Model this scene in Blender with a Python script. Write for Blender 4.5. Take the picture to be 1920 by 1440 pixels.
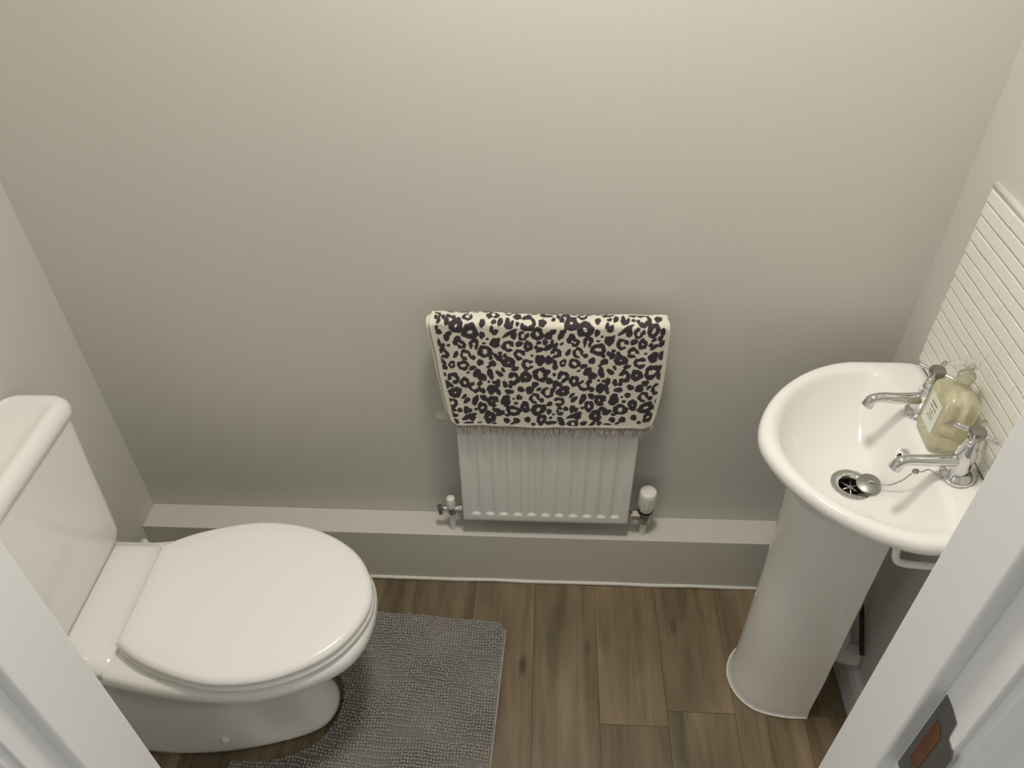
import bpy, bmesh, math, random
import numpy as np
from mathutils import Vector, Matrix
random.seed(7)
SC = bpy.context.scene
for _o in list(bpy.data.objects):
    bpy.data.objects.remove(_o)
COL = SC.collection
# ------------------------------------------------------------------ camera
FPX = 1477.343
PITCH, YAW, ROLL = .721, -.052, -.013
CAMPOS = Vector((1.01, -1.299, 1.775))
fw = Vector((math.sin(YAW)*math.cos(PITCH), math.cos(YAW)*math.cos(PITCH), -math.sin(PITCH)))
rt = Vector((math.cos(YAW), -math.sin(YAW), 0)); up = rt.cross(fw)
cr, sr = math.cos(ROLL), math.sin(ROLL)
R_, U_ = rt*cr + up*sr, up*cr - rt*sr
cam = bpy.data.cameras.new('camera'); camo = bpy.data.objects.new('camera', cam); COL.objects.link(camo)
camo.matrix_world = Matrix(((R_.x, U_.x, -fw.x, CAMPOS.x), (R_.y, U_.y, -fw.y, CAMPOS.y), (R_.z, U_.z, -fw.z, CAMPOS.z), (0, 0, 0, 1)))
cam.sensor_fit = 'HORIZONTAL'; cam.sensor_width = 36; cam.lens = FPX/1920*36
cam.clip_start = .01; cam.clip_end = 50
SC.camera = camo
# ------------------------------------------------------------------ world, light, exposure
w = bpy.data.worlds.new('hall_daylight'); SC.world = w; w.use_nodes = True
w.node_tree.nodes['Background'].inputs['Color'].default_value = (.90, .95, 1.0, 1)
w.node_tree.nodes['Background'].inputs['Strength'].default_value = 1.25
LAMP_POS = (1.03, -.48, 2.36)
LAMP_W = 14.0
LAMP_COL = (1.0, .945, .86)
SC.view_settings.view_transform = 'Standard'; SC.view_settings.look = 'None'
SC.view_settings.gamma = 1; SC.view_settings.use_curve_mapping = False
SC.view_settings.exposure = 0.0
# ------------------------------------------------------------------ materials
MATS = {}
def mat(name, col, rough=.5, metal=0, **kw):
    m = bpy.data.materials.new(name); m.use_nodes = True
    b = m.node_tree.nodes['Principled BSDF']
    b.inputs['Base Color'].default_value = (*col, 1); b.inputs['Roughness'].default_value = rough
    b.inputs['Metallic'].default_value = metal
    for k, v in kw.items(): b.inputs[k].default_value = v
    MATS[name] = m; return m
def noise_mat(name, c1, c2, scale, rough=.5, bump=.1, bscale=None, detail=4, bdist=.002, **kw):
    m = mat(name, c1, rough, **kw); nt = m.node_tree; b = nt.nodes['Principled BSDF']
    tc = nt.nodes.new('ShaderNodeTexCoord')
    n = nt.nodes.new('ShaderNodeTexNoise'); n.inputs['Scale'].default_value = scale; n.inputs['Detail'].default_value = detail
    nt.links.new(tc.outputs['Object'], n.inputs['Vector'])
    mx = nt.nodes.new('ShaderNodeMix'); mx.data_type = 'RGBA'
    mx.inputs[6].default_value = (*c1, 1); mx.inputs[7].default_value = (*c2, 1)
    nt.links.new(n.outputs['Fac'], mx.inputs[0]); nt.links.new(mx.outputs[2], b.inputs['Base Color'])
    if bump:
        n2 = nt.nodes.new('ShaderNodeTexNoise'); n2.inputs['Scale'].default_value = bscale or scale*4; n2.inputs['Detail'].default_value = 3
        nt.links.new(tc.outputs['Object'], n2.inputs['Vector'])
        bp = nt.nodes.new('ShaderNodeBump'); bp.inputs['Strength'].default_value = bump; bp.inputs['Distance'].default_value = bdist
        nt.links.new(n2.outputs['Fac'], bp.inputs['Height']); nt.links.new(bp.outputs['Normal'], b.inputs['Normal'])
    return m
noise_mat('wall_paint', (.63, .618, .572), (.645, .633, .587), 3, .75, .12, 260)
noise_mat('ceiling_paint', (.80, .79, .76), (.83, .82, .79), 3, .8, .1, 200)
noise_mat('satin_white', (.78, .765, .74), (.80, .785, .76), 5, .38, .04, 60)
noise_mat('boxing_paint', (.67, .65, .60), (.69, .67, .62), 4, .55, .06, 120)
noise_mat('caulk', (.80, .78, .72), (.76, .74, .68), 30, .5, .1, 80)
noise_mat('ceramic', (.90, .885, .86), (.91, .895, .87), 3, .10, 0)
noise_mat('lid_plastic', (.93, .91, .89), (.94, .92, .90), 3, .22, 0)
noise_mat('radiator_enamel', (.86, .85, .825), (.88, .87, .845), 4, .30, .03, 90)
noise_mat('white_plastic', (.84, .83, .80), (.86, .85, .82), 10, .28, 0)
noise_mat('chrome', (.72, .72, .73), (.66, .66, .67), 30, .10, 0, metal=1)
noise_mat('brass_dull', (.42, .40, .36), (.35, .33, .30), 40, .28, 0, metal=1)
noise_mat('plug_metal', (.33, .325, .31), (.28, .275, .26), 40, .38, 0, metal=.7)
noise_mat('steel_plate', (.24, .235, .225), (.17, .165, .155), 90, .42, .1, 200, metal=.85)
noise_mat('mortise_wood', (.20, .075, .028), (.08, .03, .012), 60, .8, .3, 120)
noise_mat('black_rubber_shade', (.012, .012, .012), (.02, .02, .02), 20, .6, 0)  # also the painted shade in the basin holes and by the waste pipe
noise_mat('tile_glaze', (.83, .815, .75), (.85, .835, .77), 12, .22, .06, 140)
noise_mat('grout', (.66, .64, .58), (.62, .60, .54), 60, .8, .2, 200)
noise_mat('mat_pile', (.34, .32, .297), (.455, .43, .40), 60, .95, 0)
noise_mat('mat_backing', (.235, .22, .202), (.205, .19, .175), 40, .95, .3, 300)  # darker than the pile to put shade into the gaps between nubs
noise_mat('fringe_thread', (.56, .52, .47), (.36, .33, .31), 120, .95, 0)
noise_mat('cream_selvage', (.80, .765, .66), (.70, .67, .58), 90, .95, .3, 500)
noise_mat('hall_carpet', (.35, .33, .30), (.30, .28, .26), 50, .95, .3, 300)
noise_mat('bottle_label', (.80, .83, .76), (.82, .85, .78), 20, .5, 0)
noise_mat('label_ink', (.30, .26, .18), (.34, .30, .20), 20, .6, 0)
noise_mat('pipe_white', (.76, .75, .72), (.72, .71, .68), 20, .35, 0)
noise_mat('lamp_base', (.85, .85, .84), (.82, .82, .81), 10, .4, 0)
m = mat('lamp_glow', (1, 1, 1), .5); b = m.node_tree.nodes['Principled BSDF']
b.inputs['Emission Color'].default_value = (*LAMP_COL, 1); b.inputs['Emission Strength'].default_value = 3
# soap: tinted gel in clear plastic
m = mat('soap_gel', (.95, .91, .68), .10, IOR=1.36); m.node_tree.nodes['Principled BSDF'].inputs['Transmission Weight'].default_value = .7
m.node_tree.nodes['Principled BSDF'].inputs['Subsurface Weight'].default_value = 0
m = mat('clear_plastic', (.95, .94, .90), .12, IOR=1.25); m.node_tree.nodes['Principled BSDF'].inputs['Transmission Weight'].default_value = .8
# vinyl oak planks
m = mat('oak_vinyl', (.2, .16, .11), .42); nt = m.node_tree; b = nt.nodes['Principled BSDF']; N = nt.nodes.new; L = nt.links.new
tc = N('ShaderNodeTexCoord'); oi = N('ShaderNodeObjectInfo')
off = N('ShaderNodeVectorMath'); off.operation = 'SCALE'; off.inputs[0].default_value = (7.3, 11.7, 0); L(oi.outputs['Random'], off.inputs['Scale'])
ad = N('ShaderNodeVectorMath'); ad.operation = 'ADD'; L(tc.outputs['Object'], ad.inputs[0]); L(off.outputs[0], ad.inputs[1])
mp = N('ShaderNodeMapping'); mp.inputs['Scale'].default_value = (22, 1.9, 1); L(ad.outputs[0], mp.inputs['Vector'])
g = N('ShaderNodeTexNoise'); g.inputs['Scale'].default_value = 1.0; g.inputs['Detail'].default_value = 8; g.inputs['Roughness'].default_value = .62; g.inputs['Distortion'].default_value = .5; L(mp.outputs[0], g.inputs['Vector'])
mp2 = N('ShaderNodeMapping'); mp2.inputs['Scale'].default_value = (9, 3.2, 1); L(ad.outputs[0], mp2.inputs['Vector'])
g2 = N('ShaderNodeTexNoise'); g2.inputs['Scale'].default_value = 1.0; g2.inputs['Detail'].default_value = 3; L(mp2.outputs[0], g2.inputs['Vector'])
cr1 = N('ShaderNodeValToRGB'); e = cr1.color_ramp.elements
e[0].position = .30; e[0].color = (.115, .086, .050, 1); e[1].position = .72; e[1].color = (.31, .246, .162, 1)
x = cr1.color_ramp.elements.new(.5); x.color = (.212, .164, .104, 1)
L(g.outputs['Fac'], cr1.inputs[0])
mx = N('ShaderNodeMix'); mx.data_type = 'RGBA'; mx.blend_type = 'MULTIPLY'; mx.inputs[0].default_value = 1
cr2 = N('ShaderNodeValToRGB'); e = cr2.color_ramp.elements
e[0].position = .32; e[0].color = (.66, .68, .62, 1); e[1].position = .66; e[1].color = (1.12, 1.06, 1.0, 1)
L(g2.outputs['Fac'], cr2.inputs[0]); L(cr1.outputs[0], mx.inputs[6]); L(cr2.outputs[0], mx.inputs[7])
# dark knots and short streaks
mp3 = N('ShaderNodeMapping'); mp3.inputs['Scale'].default_value = (13, 5.0, 1); L(ad.outputs[0], mp3.inputs['Vector'])
vo = N('ShaderNodeTexVoronoi'); vo.inputs['Scale'].default_value = 1; L(mp3.outputs[0], vo.inputs['Vector'])
kn = N('ShaderNodeMapRange'); kn.inputs['From Min'].default_value = .06; kn.inputs['From Max'].default_value = .17; kn.inputs['To Min'].default_value = .42; kn.inputs['To Max'].default_value = 1.0
L(vo.outputs['Distance'], kn.inputs['Value'])
hs = N('ShaderNodeHueSaturation')
vr = N('ShaderNodeMapRange'); vr.inputs['To Min'].default_value = .86; vr.inputs['To Max'].default_value = 1.18; L(oi.outputs['Random'], vr.inputs['Value'])
ml = N('ShaderNodeMath'); ml.operation = 'MULTIPLY'; L(vr.outputs[0], ml.inputs[0]); L(kn.outputs[0], ml.inputs[1]); L(ml.outputs[0], hs.inputs['Value'])
L(mx.outputs[2], hs.inputs['Color']); L(hs.outputs[0], b.inputs['Base Color'])
bpn = N('ShaderNodeBump'); bpn.inputs['Strength'].default_value = .15; bpn.inputs['Distance'].default_value = .001; L(g.outputs['Fac'], bpn.inputs['Height']); L(bpn.outputs[0], b.inputs['Normal'])
MATS['plank_gap'] = mat('plank_gap', (.09, .072, .05), .8)
# printed towel: 'print' attribute mixes cream cloth and dark spots
m = mat('leopard_cloth', (.8, .76, .66), .95); nt = m.node_tree; b = nt.nodes['Principled BSDF']
at = nt.nodes.new('ShaderNodeAttribute'); at.attribute_name = 'print'
tc = nt.nodes.new('ShaderNodeTexCoord'); n = nt.nodes.new('ShaderNodeTexNoise'); n.inputs['Scale'].default_value = 700; n.inputs['Detail'].default_value = 2
nt.links.new(tc.outputs['Object'], n.inputs['Vector'])
n3 = nt.nodes.new('ShaderNodeTexNoise'); n3.inputs['Scale'].default_value = 45; nt.links.new(tc.outputs['Object'], n3.inputs['Vector'])
dk = nt.nodes.new('ShaderNodeMix'); dk.data_type = 'RGBA'; dk.inputs[6].default_value = (.045, .036, .034, 1); dk.inputs[7].default_value = (.058, .042, .062, 1)
nt.links.new(n3.outputs['Fac'], dk.inputs[0])
mx = nt.nodes.new('ShaderNodeMix'); mx.data_type = 'RGBA'; mx.inputs[6].default_value = (.78, .745, .64, 1)
nt.links.new(dk.outputs[2], mx.inputs[7])
nt.links.new(at.outputs['Fac'], mx.inputs[0]); nt.links.new(mx.outputs[2], b.inputs['Base Color'])
bpn = nt.nodes.new('ShaderNodeBump'); bpn.inputs['Strength'].default_value = .35; bpn.inputs['Distance'].default_value = .001
nt.links.new(n.outputs['Fac'], bpn.inputs['Height']); nt.links.new(bpn.outputs[0], b.inputs['Normal'])
# ------------------------------------------------------------------ helpers
def link(name, me, m, parent=None, smooth=False):
    me.materials.append(MATS[m]) if m else None
    if smooth: me.polygons.foreach_set('use_smooth', [True]*len(me.polygons))
    o = bpy.data.objects.new(name, me); COL.objects.link(o)
    if parent: o.parent = parent; o.matrix_parent_inverse = parent.matrix_world.inverted()
    return o
def pyd(verts, faces, name='m'):
    me = bpy.data.meshes.new(name); me.from_pydata(verts, [], faces); me.update(); return me
def fix(me):
    bm = bmesh.new(); bm.from_mesh(me); bmesh.ops.remove_doubles(bm, verts=bm.verts, dist=1e-6)
    bmesh.ops.recalc_face_normals(bm, faces=bm.faces); bm.to_mesh(me); bm.free(); return me
def tag(o, label=None, cat=None, group=None, kind=None):
    if label: o['label'] = label
    if cat: o['category'] = cat
    if group: o['group'] = group
    if kind: o['kind'] = kind
    return o
def empty(name, loc, label=None, cat=None, kind=None):
    o = bpy.data.objects.new(name, None); COL.objects.link(o); o.location = loc; o.empty_display_size = .05
    bpy.context.view_layer.update()
    o.matrix_world = Matrix.Translation(loc)
    return tag(o, label, cat, None, kind)
def bm_box(bm, x0, x1, y0, y1, z0, z1, bev=0, seg=2):
    r = bmesh.ops.create_cube(bm, size=1)['verts']
    for v in r:
        v.co = Vector((x0 if v.co.x < 0 else x1, y0 if v.co.y < 0 else y1, z0 if v.co.z < 0 else z1))
    if bev:
        es = list({e for v in r for e in v.link_edges})
        bmesh.ops.bevel(bm, geom=es, offset=bev, segments=seg, affect='EDGES', profile=.5)
def boxes(name, lst, m, parent=None, bev=0, seg=2):
    bm = bmesh.new()
    for q in lst: bm_box(bm, *q, bev=bev, seg=seg)
    me = bpy.data.meshes.new(name); bm.to_mesh(me); bm.free()
    return link(name, me, m, parent)
def loft(rings, cap0=True, cap1=True, closed=True):
    n = len(rings[0]); V = [tuple(p) for r in rings for p in r]; F = []
    for i in range(len(rings)-1):
        for j in range(n if closed else n-1):
            k = (j+1) % n
            F.append((i*n+j, i*n+k, (i+1)*n+k, (i+1)*n+j))
    if cap0: F.append(tuple(range(n))[::-1])
    if cap1: F.append(tuple((len(rings)-1)*n+j for j in range(n)))
    return pyd(V, F)
def catmull(P, n):
    P = [Vector(p) for p in P]; out = []
    m_ = len(P)-1
    for i in range(n+1):
        t = i/n*m_; k = min(int(t), m_-1); t -= k
        p0 = P[k-1] if k > 0 else P[k]*2-P[k+1]; p1 = P[k]; p2 = P[k+1]
        p3 = P[k+2] if k+2 <= m_ else P[k+1]*2-P[k]
        out.append(.5*((2*p1)+(p2-p0)*t+(2*p0-5*p1+4*p2-p3)*t*t+(3*p1-p0-3*p2+p3)*t**3))
    return out
def half_ring(ctrl, z, yc, n=28):
    """ctrl: half outline (x, w) from back centre to front centre; mirrored about y = yc"""
    ext = [(ctrl[1][0], -ctrl[1][1])] + list(ctrl) + [(ctrl[-2][0], -ctrl[-2][1])]
    P = catmull([(p[0], p[1], 0) for p in ext], n*(len(ext)-1))
    P = P[n:-n] if True else P
    # resample to n+1 by arc length share per control span
    k = len(P)-1; Q = [P[round(i*k/n)] for i in range(n+1)]
    a = [(p.x, yc+p.y, z) for p in Q]; b_ = [(p.x, yc-p.y, z) for p in Q[1:-1][::-1]]
    return a+b_
def tube(name, pts, r, m, parent=None, seg=12, caps=True, sub=8):
    P = catmull(pts, sub*(len(pts)-1)) if sub and len(pts) > 2 else [Vector(p) for p in pts]
    rr = r if callable(r) else (lambda t: r)
    rings = []; t0 = (P[1]-P[0]).normalized()
    nrm = t0.orthogonal().normalized()
    for i, p in enumerate(P):
        t = (P[min(i+1, len(P)-1)]-P[max(i-1, 0)]).normalized()
        nrm = (nrm - t*nrm.dot(t)).normalized(); bi = t.cross(nrm)
        rad = rr(i/(len(P)-1))
        rings.append([p+(nrm*math.cos(2*math.pi*k/seg)+bi*math.sin(2*math.pi*k/seg))*rad for k in range(seg)])
    me = fix(loft(rings, caps, caps))
    return link(name, me, m, parent, True) if name else me
def lathe(name, prof, c, m, parent=None, seg=28, axis='Z', smooth=True, rot=None, caps=True):
    rings = []
    for (r, h) in prof:
        rings.append([(max(r, 1e-5)*math.cos(2*math.pi*k/seg), max(r, 1e-5)*math.sin(2*math.pi*k/seg), h) for k in range(seg)])
    me = fix(loft(rings, caps, caps))
    M = Matrix.Translation(c)
    if axis == 'X': M = M @ Matrix.Rotation(math.pi/2, 4, 'Y')
    if axis == 'Y': M = M @ Matrix.Rotation(math.pi/2, 4, 'X')
    if rot is not None: M = M @ rot
    me.transform(M)
    o = link(name, me, m, parent, smooth)
    if smooth: autosmooth(o)
    return o
def autosmooth(o, ang=40):
    me = o.data
    bm = bmesh.new(); bm.from_mesh(me)
    for e_ in bm.edges:
        if len(e_.link_faces) == 2 and e_.calc_face_angle(0) > math.radians(ang): e_.smooth = False
    bm.to_mesh(me); bm.free()
def subsurf(o, l=1):
    s = o.modifiers.new('smooth', 'SUBSURF'); s.levels = l; s.render_levels = l; return o
# ------------------------------------------------------------------ room shell
W = 1.74; HC = 2.42; FY0 = -.915; FY1 = -1.011; LH = .19; LD = .075
tag(boxes('wall_back', [(-.1, W+.1, 0, .1, -.05, HC)], 'wall_paint'), 'warm grey painted back wall behind the radiator', None, None, 'structure')
tag(boxes('wall_left', [(-.1, 0, FY1, 0, -.05, HC)], 'wall_paint'), 'warm grey painted wall behind the toilet', None, None, 'structure')
tag(boxes('wall_right', [(W, W+.1, FY1, 0, -.05, HC)], 'wall_paint'), 'warm grey painted wall behind the basin', None, None, 'structure')
tag(boxes('wall_front', [(-.9, .541, FY1, FY0, -.05, HC), (1.345, W+.9, FY1, FY0, -.05, HC), (.541, 1.345, FY1, FY0, 2.03, HC)], 'wall_paint'), 'warm grey painted wall around the doorway', None, None, 'structure')
tag(boxes('ceiling', [(-.1, W+.1, FY1, .1, HC, HC+.08)], 'ceiling_paint'), 'white painted ceiling', None, None, 'structure')
fl = tag(boxes('floor', [(-.1, W+.1, FY1, .1, -.06, -.0035)], 'plank_gap'), 'brown grey oak effect plank floor', None, None, 'structure')
PW = .156
for k in range(-7, 6):
    xa, xb = 1.001+PW*k, 1.001+PW*(k+1)
    xa, xb = max(xa, 0.0), min(xb, W)
    if xb-xa < .01: continue
    js = {1: -.452, 2: -.416, 4: -.415, 0: -.86, -1: -.72, -2: -.25, 3: -.70}.get(k, -.3-.13*((k*3) % 4))
    for (ya, yb) in ((FY0-.09, js), (js, -.066)):
        g_ = .0003
        bm = bmesh.new(); bm_box(bm, xa+g_-xa, xb-g_-xa, g_, yb-ya-g_, -.0035, 0, bev=.0004, seg=1)
        me = bpy.data.meshes.new('plank'); bm.to_mesh(me); bm.free()
        o = link('plank', me, 'oak_vinyl'); o.location = (xa, ya, 0); o.parent = fl
tag(boxes('floor_hall', [(-.9, W+.9, -2.4, FY1, -.06, -.001)], 'hall_carpet'), 'plain hall floor outside the doorway', None, None, 'structure')
tag(boxes('wall_hall_back', [(-.9, W+.9, -2.3, -2.2, -.05, HC)], 'ceiling_paint'), 'unseen pale hall wall opposite the doorway, added to steer daylight', None, None, 'structure')  # unseen hall wall and ceiling, added so daylight enters from the sides
tag(boxes('ceiling_hall', [(-.9, W+1.0, -2.3, FY1, HC, HC+.08)], 'ceiling_paint'), 'unseen white hall ceiling, added to steer daylight', None, None, 'structure')
# boxing ledge along the back wall and its caulk line
tag(boxes('trim_1', [(0, W, -LD, 0, 0, LH)], 'boxing_paint', bev=.002), 'painted pipe boxing ledge along the bottom of the back wall', None, None, 'structure')
ck = [(x_, -LD-.001+.0006*math.sin(x_*37), .0045+.001*math.sin(x_*23)) for x_ in np.linspace(.02, W-.02, 40)]
tag(tube('trim_2', ck, .0055, 'caulk', seg=8, sub=1), 'thin white sealant line between ledge and floor', None, None, 'structure')
ck = [(x_, -.0005, LH+.0005) for x_ in np.linspace(.0, W, 6)]
# skirting on the right and left walls
def skirt(name, x0, sgn, ya, yb, label):
    pr = [(0, 0), (.015, 0), (.015, .075), (.012, .082), (.012, .090), (.006, .10), (0, .10)]
    rings = [[(x0+sgn*p[0], y, p[1]) for p in pr] for y in (ya, yb)]
    tag(link(name, fix(loft(rings)), 'satin_white'), label, None, None, 'structure')
skirt('baseboard_right', W, -1, -LD, FY0, 'white skirting board under the basin')
skirt('baseboard_left', 0, 1, -LD, FY0, 'white skirting board behind the toilet')
# ------------------------------------------------------------------ door frame
door = empty('door_1', (.943, -.96, 0), 'white gloss door lining with stops and moulded architrave', None, 'structure')
def prism(name, poly, z0, z1, m, parent, bev=.0015):
    me = fix(loft([[(p[0], p[1], z0) for p in poly], [(p[0], p[1], z1) for p in poly]]))
    o = link(name, me, m, parent)
    if bev:
        md = o.modifiers.new('soft', 'BEVEL'); md.width = bev; md.segments = 3; md.limit_method = 'ANGLE'; md.angle_limit = math.radians(30)
        md.harden_normals = False
    return o
def arch_prof(x0, s, y0):
    return [(x0+s*a, y0-b) for a, b in ((0, 0), (0, .008), (.006, .013), (.013, .0125), (.017, .0135), (.022, .0165), (.05, .0185), (.058, .0185), (.064, .015), (.066, .010), (.066, 0))]
YJ, YS, YE = -.913, -.977, -1.013
prism('lining', [(.533, YE), (.533, YJ), (.551, YJ), (.551, YE)], 0, 2.0, 'satin_white', door)
prism('lining', [(1.353, YE), (1.353, YJ), (1.335, YJ), (1.335, YE)], 0, 2.0, 'satin_white', door)
prism('door_stop', [(.549, YS-.006), (.549, YJ), (.565, YJ), (.565, YS-.006)], 0, 1.984, 'satin_white', door, .003)
prism('door_stop', [(1.337, YS), (1.337, YJ), (1.320, YJ), (1.320, YS)], 0, 1.984, 'satin_white', door, .003)
boxes('lining_head', [(.533, 1.353, YE, YJ, 2.0, 2.03), (.56, 1.325, YS, YJ, 1.984, 2.0)], 'satin_white', door, bev=.002)
prism('architrave', arch_prof(.545, -1, YE), 0, 2.006, 'satin_white', door, 0)
prism('architrave', arch_prof(1.341, 1, YE), 0, 2.006, 'satin_white', door, 0)
prism('architrave', [(.545, -.9135), (.545, -.90), (.49, -.897), (.482, -.905), (.482, -.9135)], 0, 2.006, 'satin_white', door, 0)
prism('architrave', [(1.341, -.9135), (1.341, -.90), (1.396, -.897), (1.404, -.905), (1.404, -.9135)], 0, 2.006, 'satin_white', door, 0)
boxes('architrave_head', [(.479, 1.407, YE-.018, YE, 2.006, 2.07)], 'satin_white', door, bev=.003)
# strike plate with latch mortise on the right lining
def plate_poly(name, pts, x0, x1, m, parent, holes=None):
    V0 = [(x0, y, z) for y, z in pts]; V1 = [(x1, y, z) for y, z in pts]
    me = fix(loft([V0, V1])); o = link(name, me, m, parent); return o
out = [(-.979, 1.176), (-.991, 1.176), (-1.001, 1.174), (-1.003, 1.154), (-1.0125, 1.153), (-1.0165, 1.146), (-1.0165, 1.086), (-1.0125, 1.078), (-1.003, 1.077), (-1.001, 1.055), (-.991, 1.053), (-.979, 1.053)]
sp = plate_poly('strike_plate', out, 1.3355, 1.3338, 'steel_plate', door)
sp['label'] = 'dark metal latch strike plate'
mo = plate_poly('mortise', [(-.986, 1.148), (-.992, 1.150), (-.999, 1.142), (-.9985, 1.084), (-.993, 1.080), (-.986, 1.082)], 1.3350, 1.3333, 'mortise_wood', sp)
lathe('screw', [(.0001, .0006), (.0035, .0004), (.0038, 0)], (1.3338, -.990, 1.163), 'steel_plate', sp, 10, 'X', False, Matrix.Rotation(math.pi, 4, 'Y'))
lathe('screw', [(.0001, .0006), (.0035, .0004), (.0038, 0)], (1.3338, -.990, 1.066), 'steel_plate', sp, 10, 'X', False, Matrix.Rotation(math.pi, 4, 'Y'))
# ------------------------------------------------------------------ ceiling lamp
lp = empty('flush_ceiling_light', (LAMP_POS[0], LAMP_POS[1], HC), 'round white flush ceiling light above the room', 'light')
lathe('lamp_base', [(.0, 0), (.135, 0), (.14, -.008), (.14, -.022), (.13, -.026), (0, -.026)], (LAMP_POS[0], LAMP_POS[1], HC), 'lamp_base', lp)
lathe('lamp_diffuser', [(.128, -.024), (.128, -.03), (.118, -.042), (.08, -.05), (0, -.053)], (LAMP_POS[0], LAMP_POS[1], HC), 'lamp_glow', lp)
ld = bpy.data.lights.new('lamp_light', 'AREA'); ld.shape = 'DISK'; ld.size = .24; ld.energy = LAMP_W; ld.color = LAMP_COL
lo = bpy.data.objects.new('lamp_light', ld); COL.objects.link(lo); lo.location = (LAMP_POS[0], LAMP_POS[1], LAMP_POS[2]); lo.parent = lp; lo.matrix_parent_inverse = lp.matrix_world.inverted()
# ------------------------------------------------------------------ toilet
YT = -.430
toilet = empty('close_coupled_toilet', (.30, YT, 0), 'white ceramic close coupled toilet with closed lid against the left wall', 'toilet')
pan_rings = [
 (0.000, [(.085, 0), (.095, .105), (.19, .128), (.33, .118), (.46, .090), (.530, .055), (.553, 0)]),
 (0.006, [(.083, 0), (.093, .106), (.19, .129), (.33, .119), (.46, .091), (.532, .056), (.555, 0)]),
 (0.030, [(.085, 0), (.095, .105), (.19, .126), (.362, .119), (.415, .080), (.520, .053), (.546, 0)]),
 (0.100, [(.085, 0), (.095, .104), (.19, .122), (.362, .118), (.398, .070), (.490, .049), (.522, 0)]),
 (0.180, [(.085, 0), (.095, .104), (.19, .122), (.362, .118), (.398, .072), (.486, .051), (.515, 0)]),
 (0.240, [(.080, 0), (.090, .106), (.19, .124), (.34, .124), (.43, .103), (.530, .066), (.550, 0)]),
 (0.300, [(.060, 0), (.075, .112), (.19, .134), (.33, .154), (.47, .148), (.595, .090), (.625, 0)]),
 (0.345, [(.040, 0), (.055, .130), (.19, .148), (.33, .170), (.49, .168), (.632, .103), (.668, 0)]),
 (0.360, [(.030, 0), (.045, .142), (.18, .156), (.32, .179), (.49, .180), (.642, .110), (.682, 0)]),
 (0.378, [(.028, 0), (.042, .145), (.18, .159), (.32, .182), (.49, .183), (.645, .112), (.686, 0)]),
 (0.394, [(.030, 0), (.045, .142), (.18, .156), (.32, .179), (.49, .180), (.642, .110), (.682, 0)]),
 (0.402, [(.040, 0), (.055, .132), (.18, .146), (.32, .170), (.49, .170), (.632, .102), (.672, 0)]),
 (0.402, [(.100, 0), (.110, .08), (.20, .09), (.32, .11), (.46, .11), (.56, .07), (.60, 0)]),
]
me = fix(loft([half_ring(c, z, YT, 30) for z, c in pan_rings]))
subsurf(link('pan', me, 'ceramic', toilet, True), 1)
def rrect(x0, x1, y0, y1, z, r, n=6):
    P = []
    for (cx, cy, a0) in ((x1-r, y1-r, 0), (x0+r, y1-r, 90), (x0+r, y0+r, 180), (x1-r, y0+r, 270)):
        for i in range(n+1):
            a = math.radians(a0+90*i/n); P.append((cx+r*math.cos(a), cy+r*math.sin(a), z))
    return P
# raised shelf the cistern stands on
rs = [rrect(.02, .220, YT-.160, YT+.150, .390, .03), rrect(.02, .212, YT-.153, YT+.142, .402, .03), rrect(.02, .203, YT-.147, YT+.136, .409, .03),
      rrect(.022, .188, YT-.138, YT+.128, .4145, .028), rrect(.025, .172, YT-.130, YT+.120, .4165, .026), rrect(.03, .160, YT-.12, YT+.11, .417, .024)]
link('cistern_shelf', fix(loft(rs)), 'ceramic', toilet, True)
cw0, cw1 = .150, .186
cr_ = []
for t, z in ((0, .4165), (.0, .422), (.05, .431), (.10, .45), (.3, .53), (.6, .64), (1, .757)):
    ins = {0: .02, 1: .010, 2: .003}.get(len(cr_), 0)
    hw = cw0+.010*min(1, t*8)+(cw1-cw0-.010)*t
    cr_.append(rrect(.004, .117-ins+.003*t, YT-hw+ins, YT+hw-ins, z, .026))
o = link('cistern', fix(loft(cr_)), 'ceramic', toilet, True); autosmooth(o, 60)
def lidring(i, z, hw=.197, x1=.128, r=.034): return rrect(.002, x1-i, YT-hw+i, YT+hw-i, z, max(r-i*.4, .012))
lr = [lidring(.012, .7585), lidring(.004, .7585), lidring(0, .763), lidring(0, .774), lidring(.002, .783), lidring(.008, .7915), lidring(.016, .7955), lidring(.022, .7958), lidring(.030, .793), lidring(.036, .7915), lidring(.05, .7915)]
# keep the back edge wide: shift inset only on front and sides
o = link('cistern_lid', fix(loft(lr)), 'ceramic', toilet, True); autosmooth(o, 60)
LIDP = [(.219, 0), (.219, .100), (.226, .1175), (.30, .156), (.42, .184), (.54, .166), (.640, .102), (.683, 0)]
def grow(P, d, cx=.44):
    return [(cx+(p[0]-cx)*(1+d/.235), p[1]*(1+d/.184)) for p in P]
def slab(name, prof, m):
    rings = [half_ring(grow(LIDP, d), z, YT, 48) for z, d in prof]
    o = link(name, fix(loft(rings)), m, toilet, True); autosmooth(o, 50); return o
slab('seat_lid', [(.4250, -.02), (.4250, -.0065), (.4280, -.001), (.433, .001), (.438, -.001), (.4425, -.0055), (.4445, -.011), (.4462, -.04), (.4468, -.09)], 'lid_plastic')
slab('seat', [(.4045, -.03), (.4045, -.006), (.407, -.001), (.412, .0015), (.4175, -.0005), (.4205, -.005), (.4215, -.012), (.4220, -.05)], 'lid_plastic')
for s in (-1, 1):
    lathe('hinge', [(0, -.018), (.009, -.018), (.010, -.016), (.010, .016), (.009, .018), (0, .018)], (.222, YT+s*.075, .4155), 'white_plastic', toilet, 16, 'Y')
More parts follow.
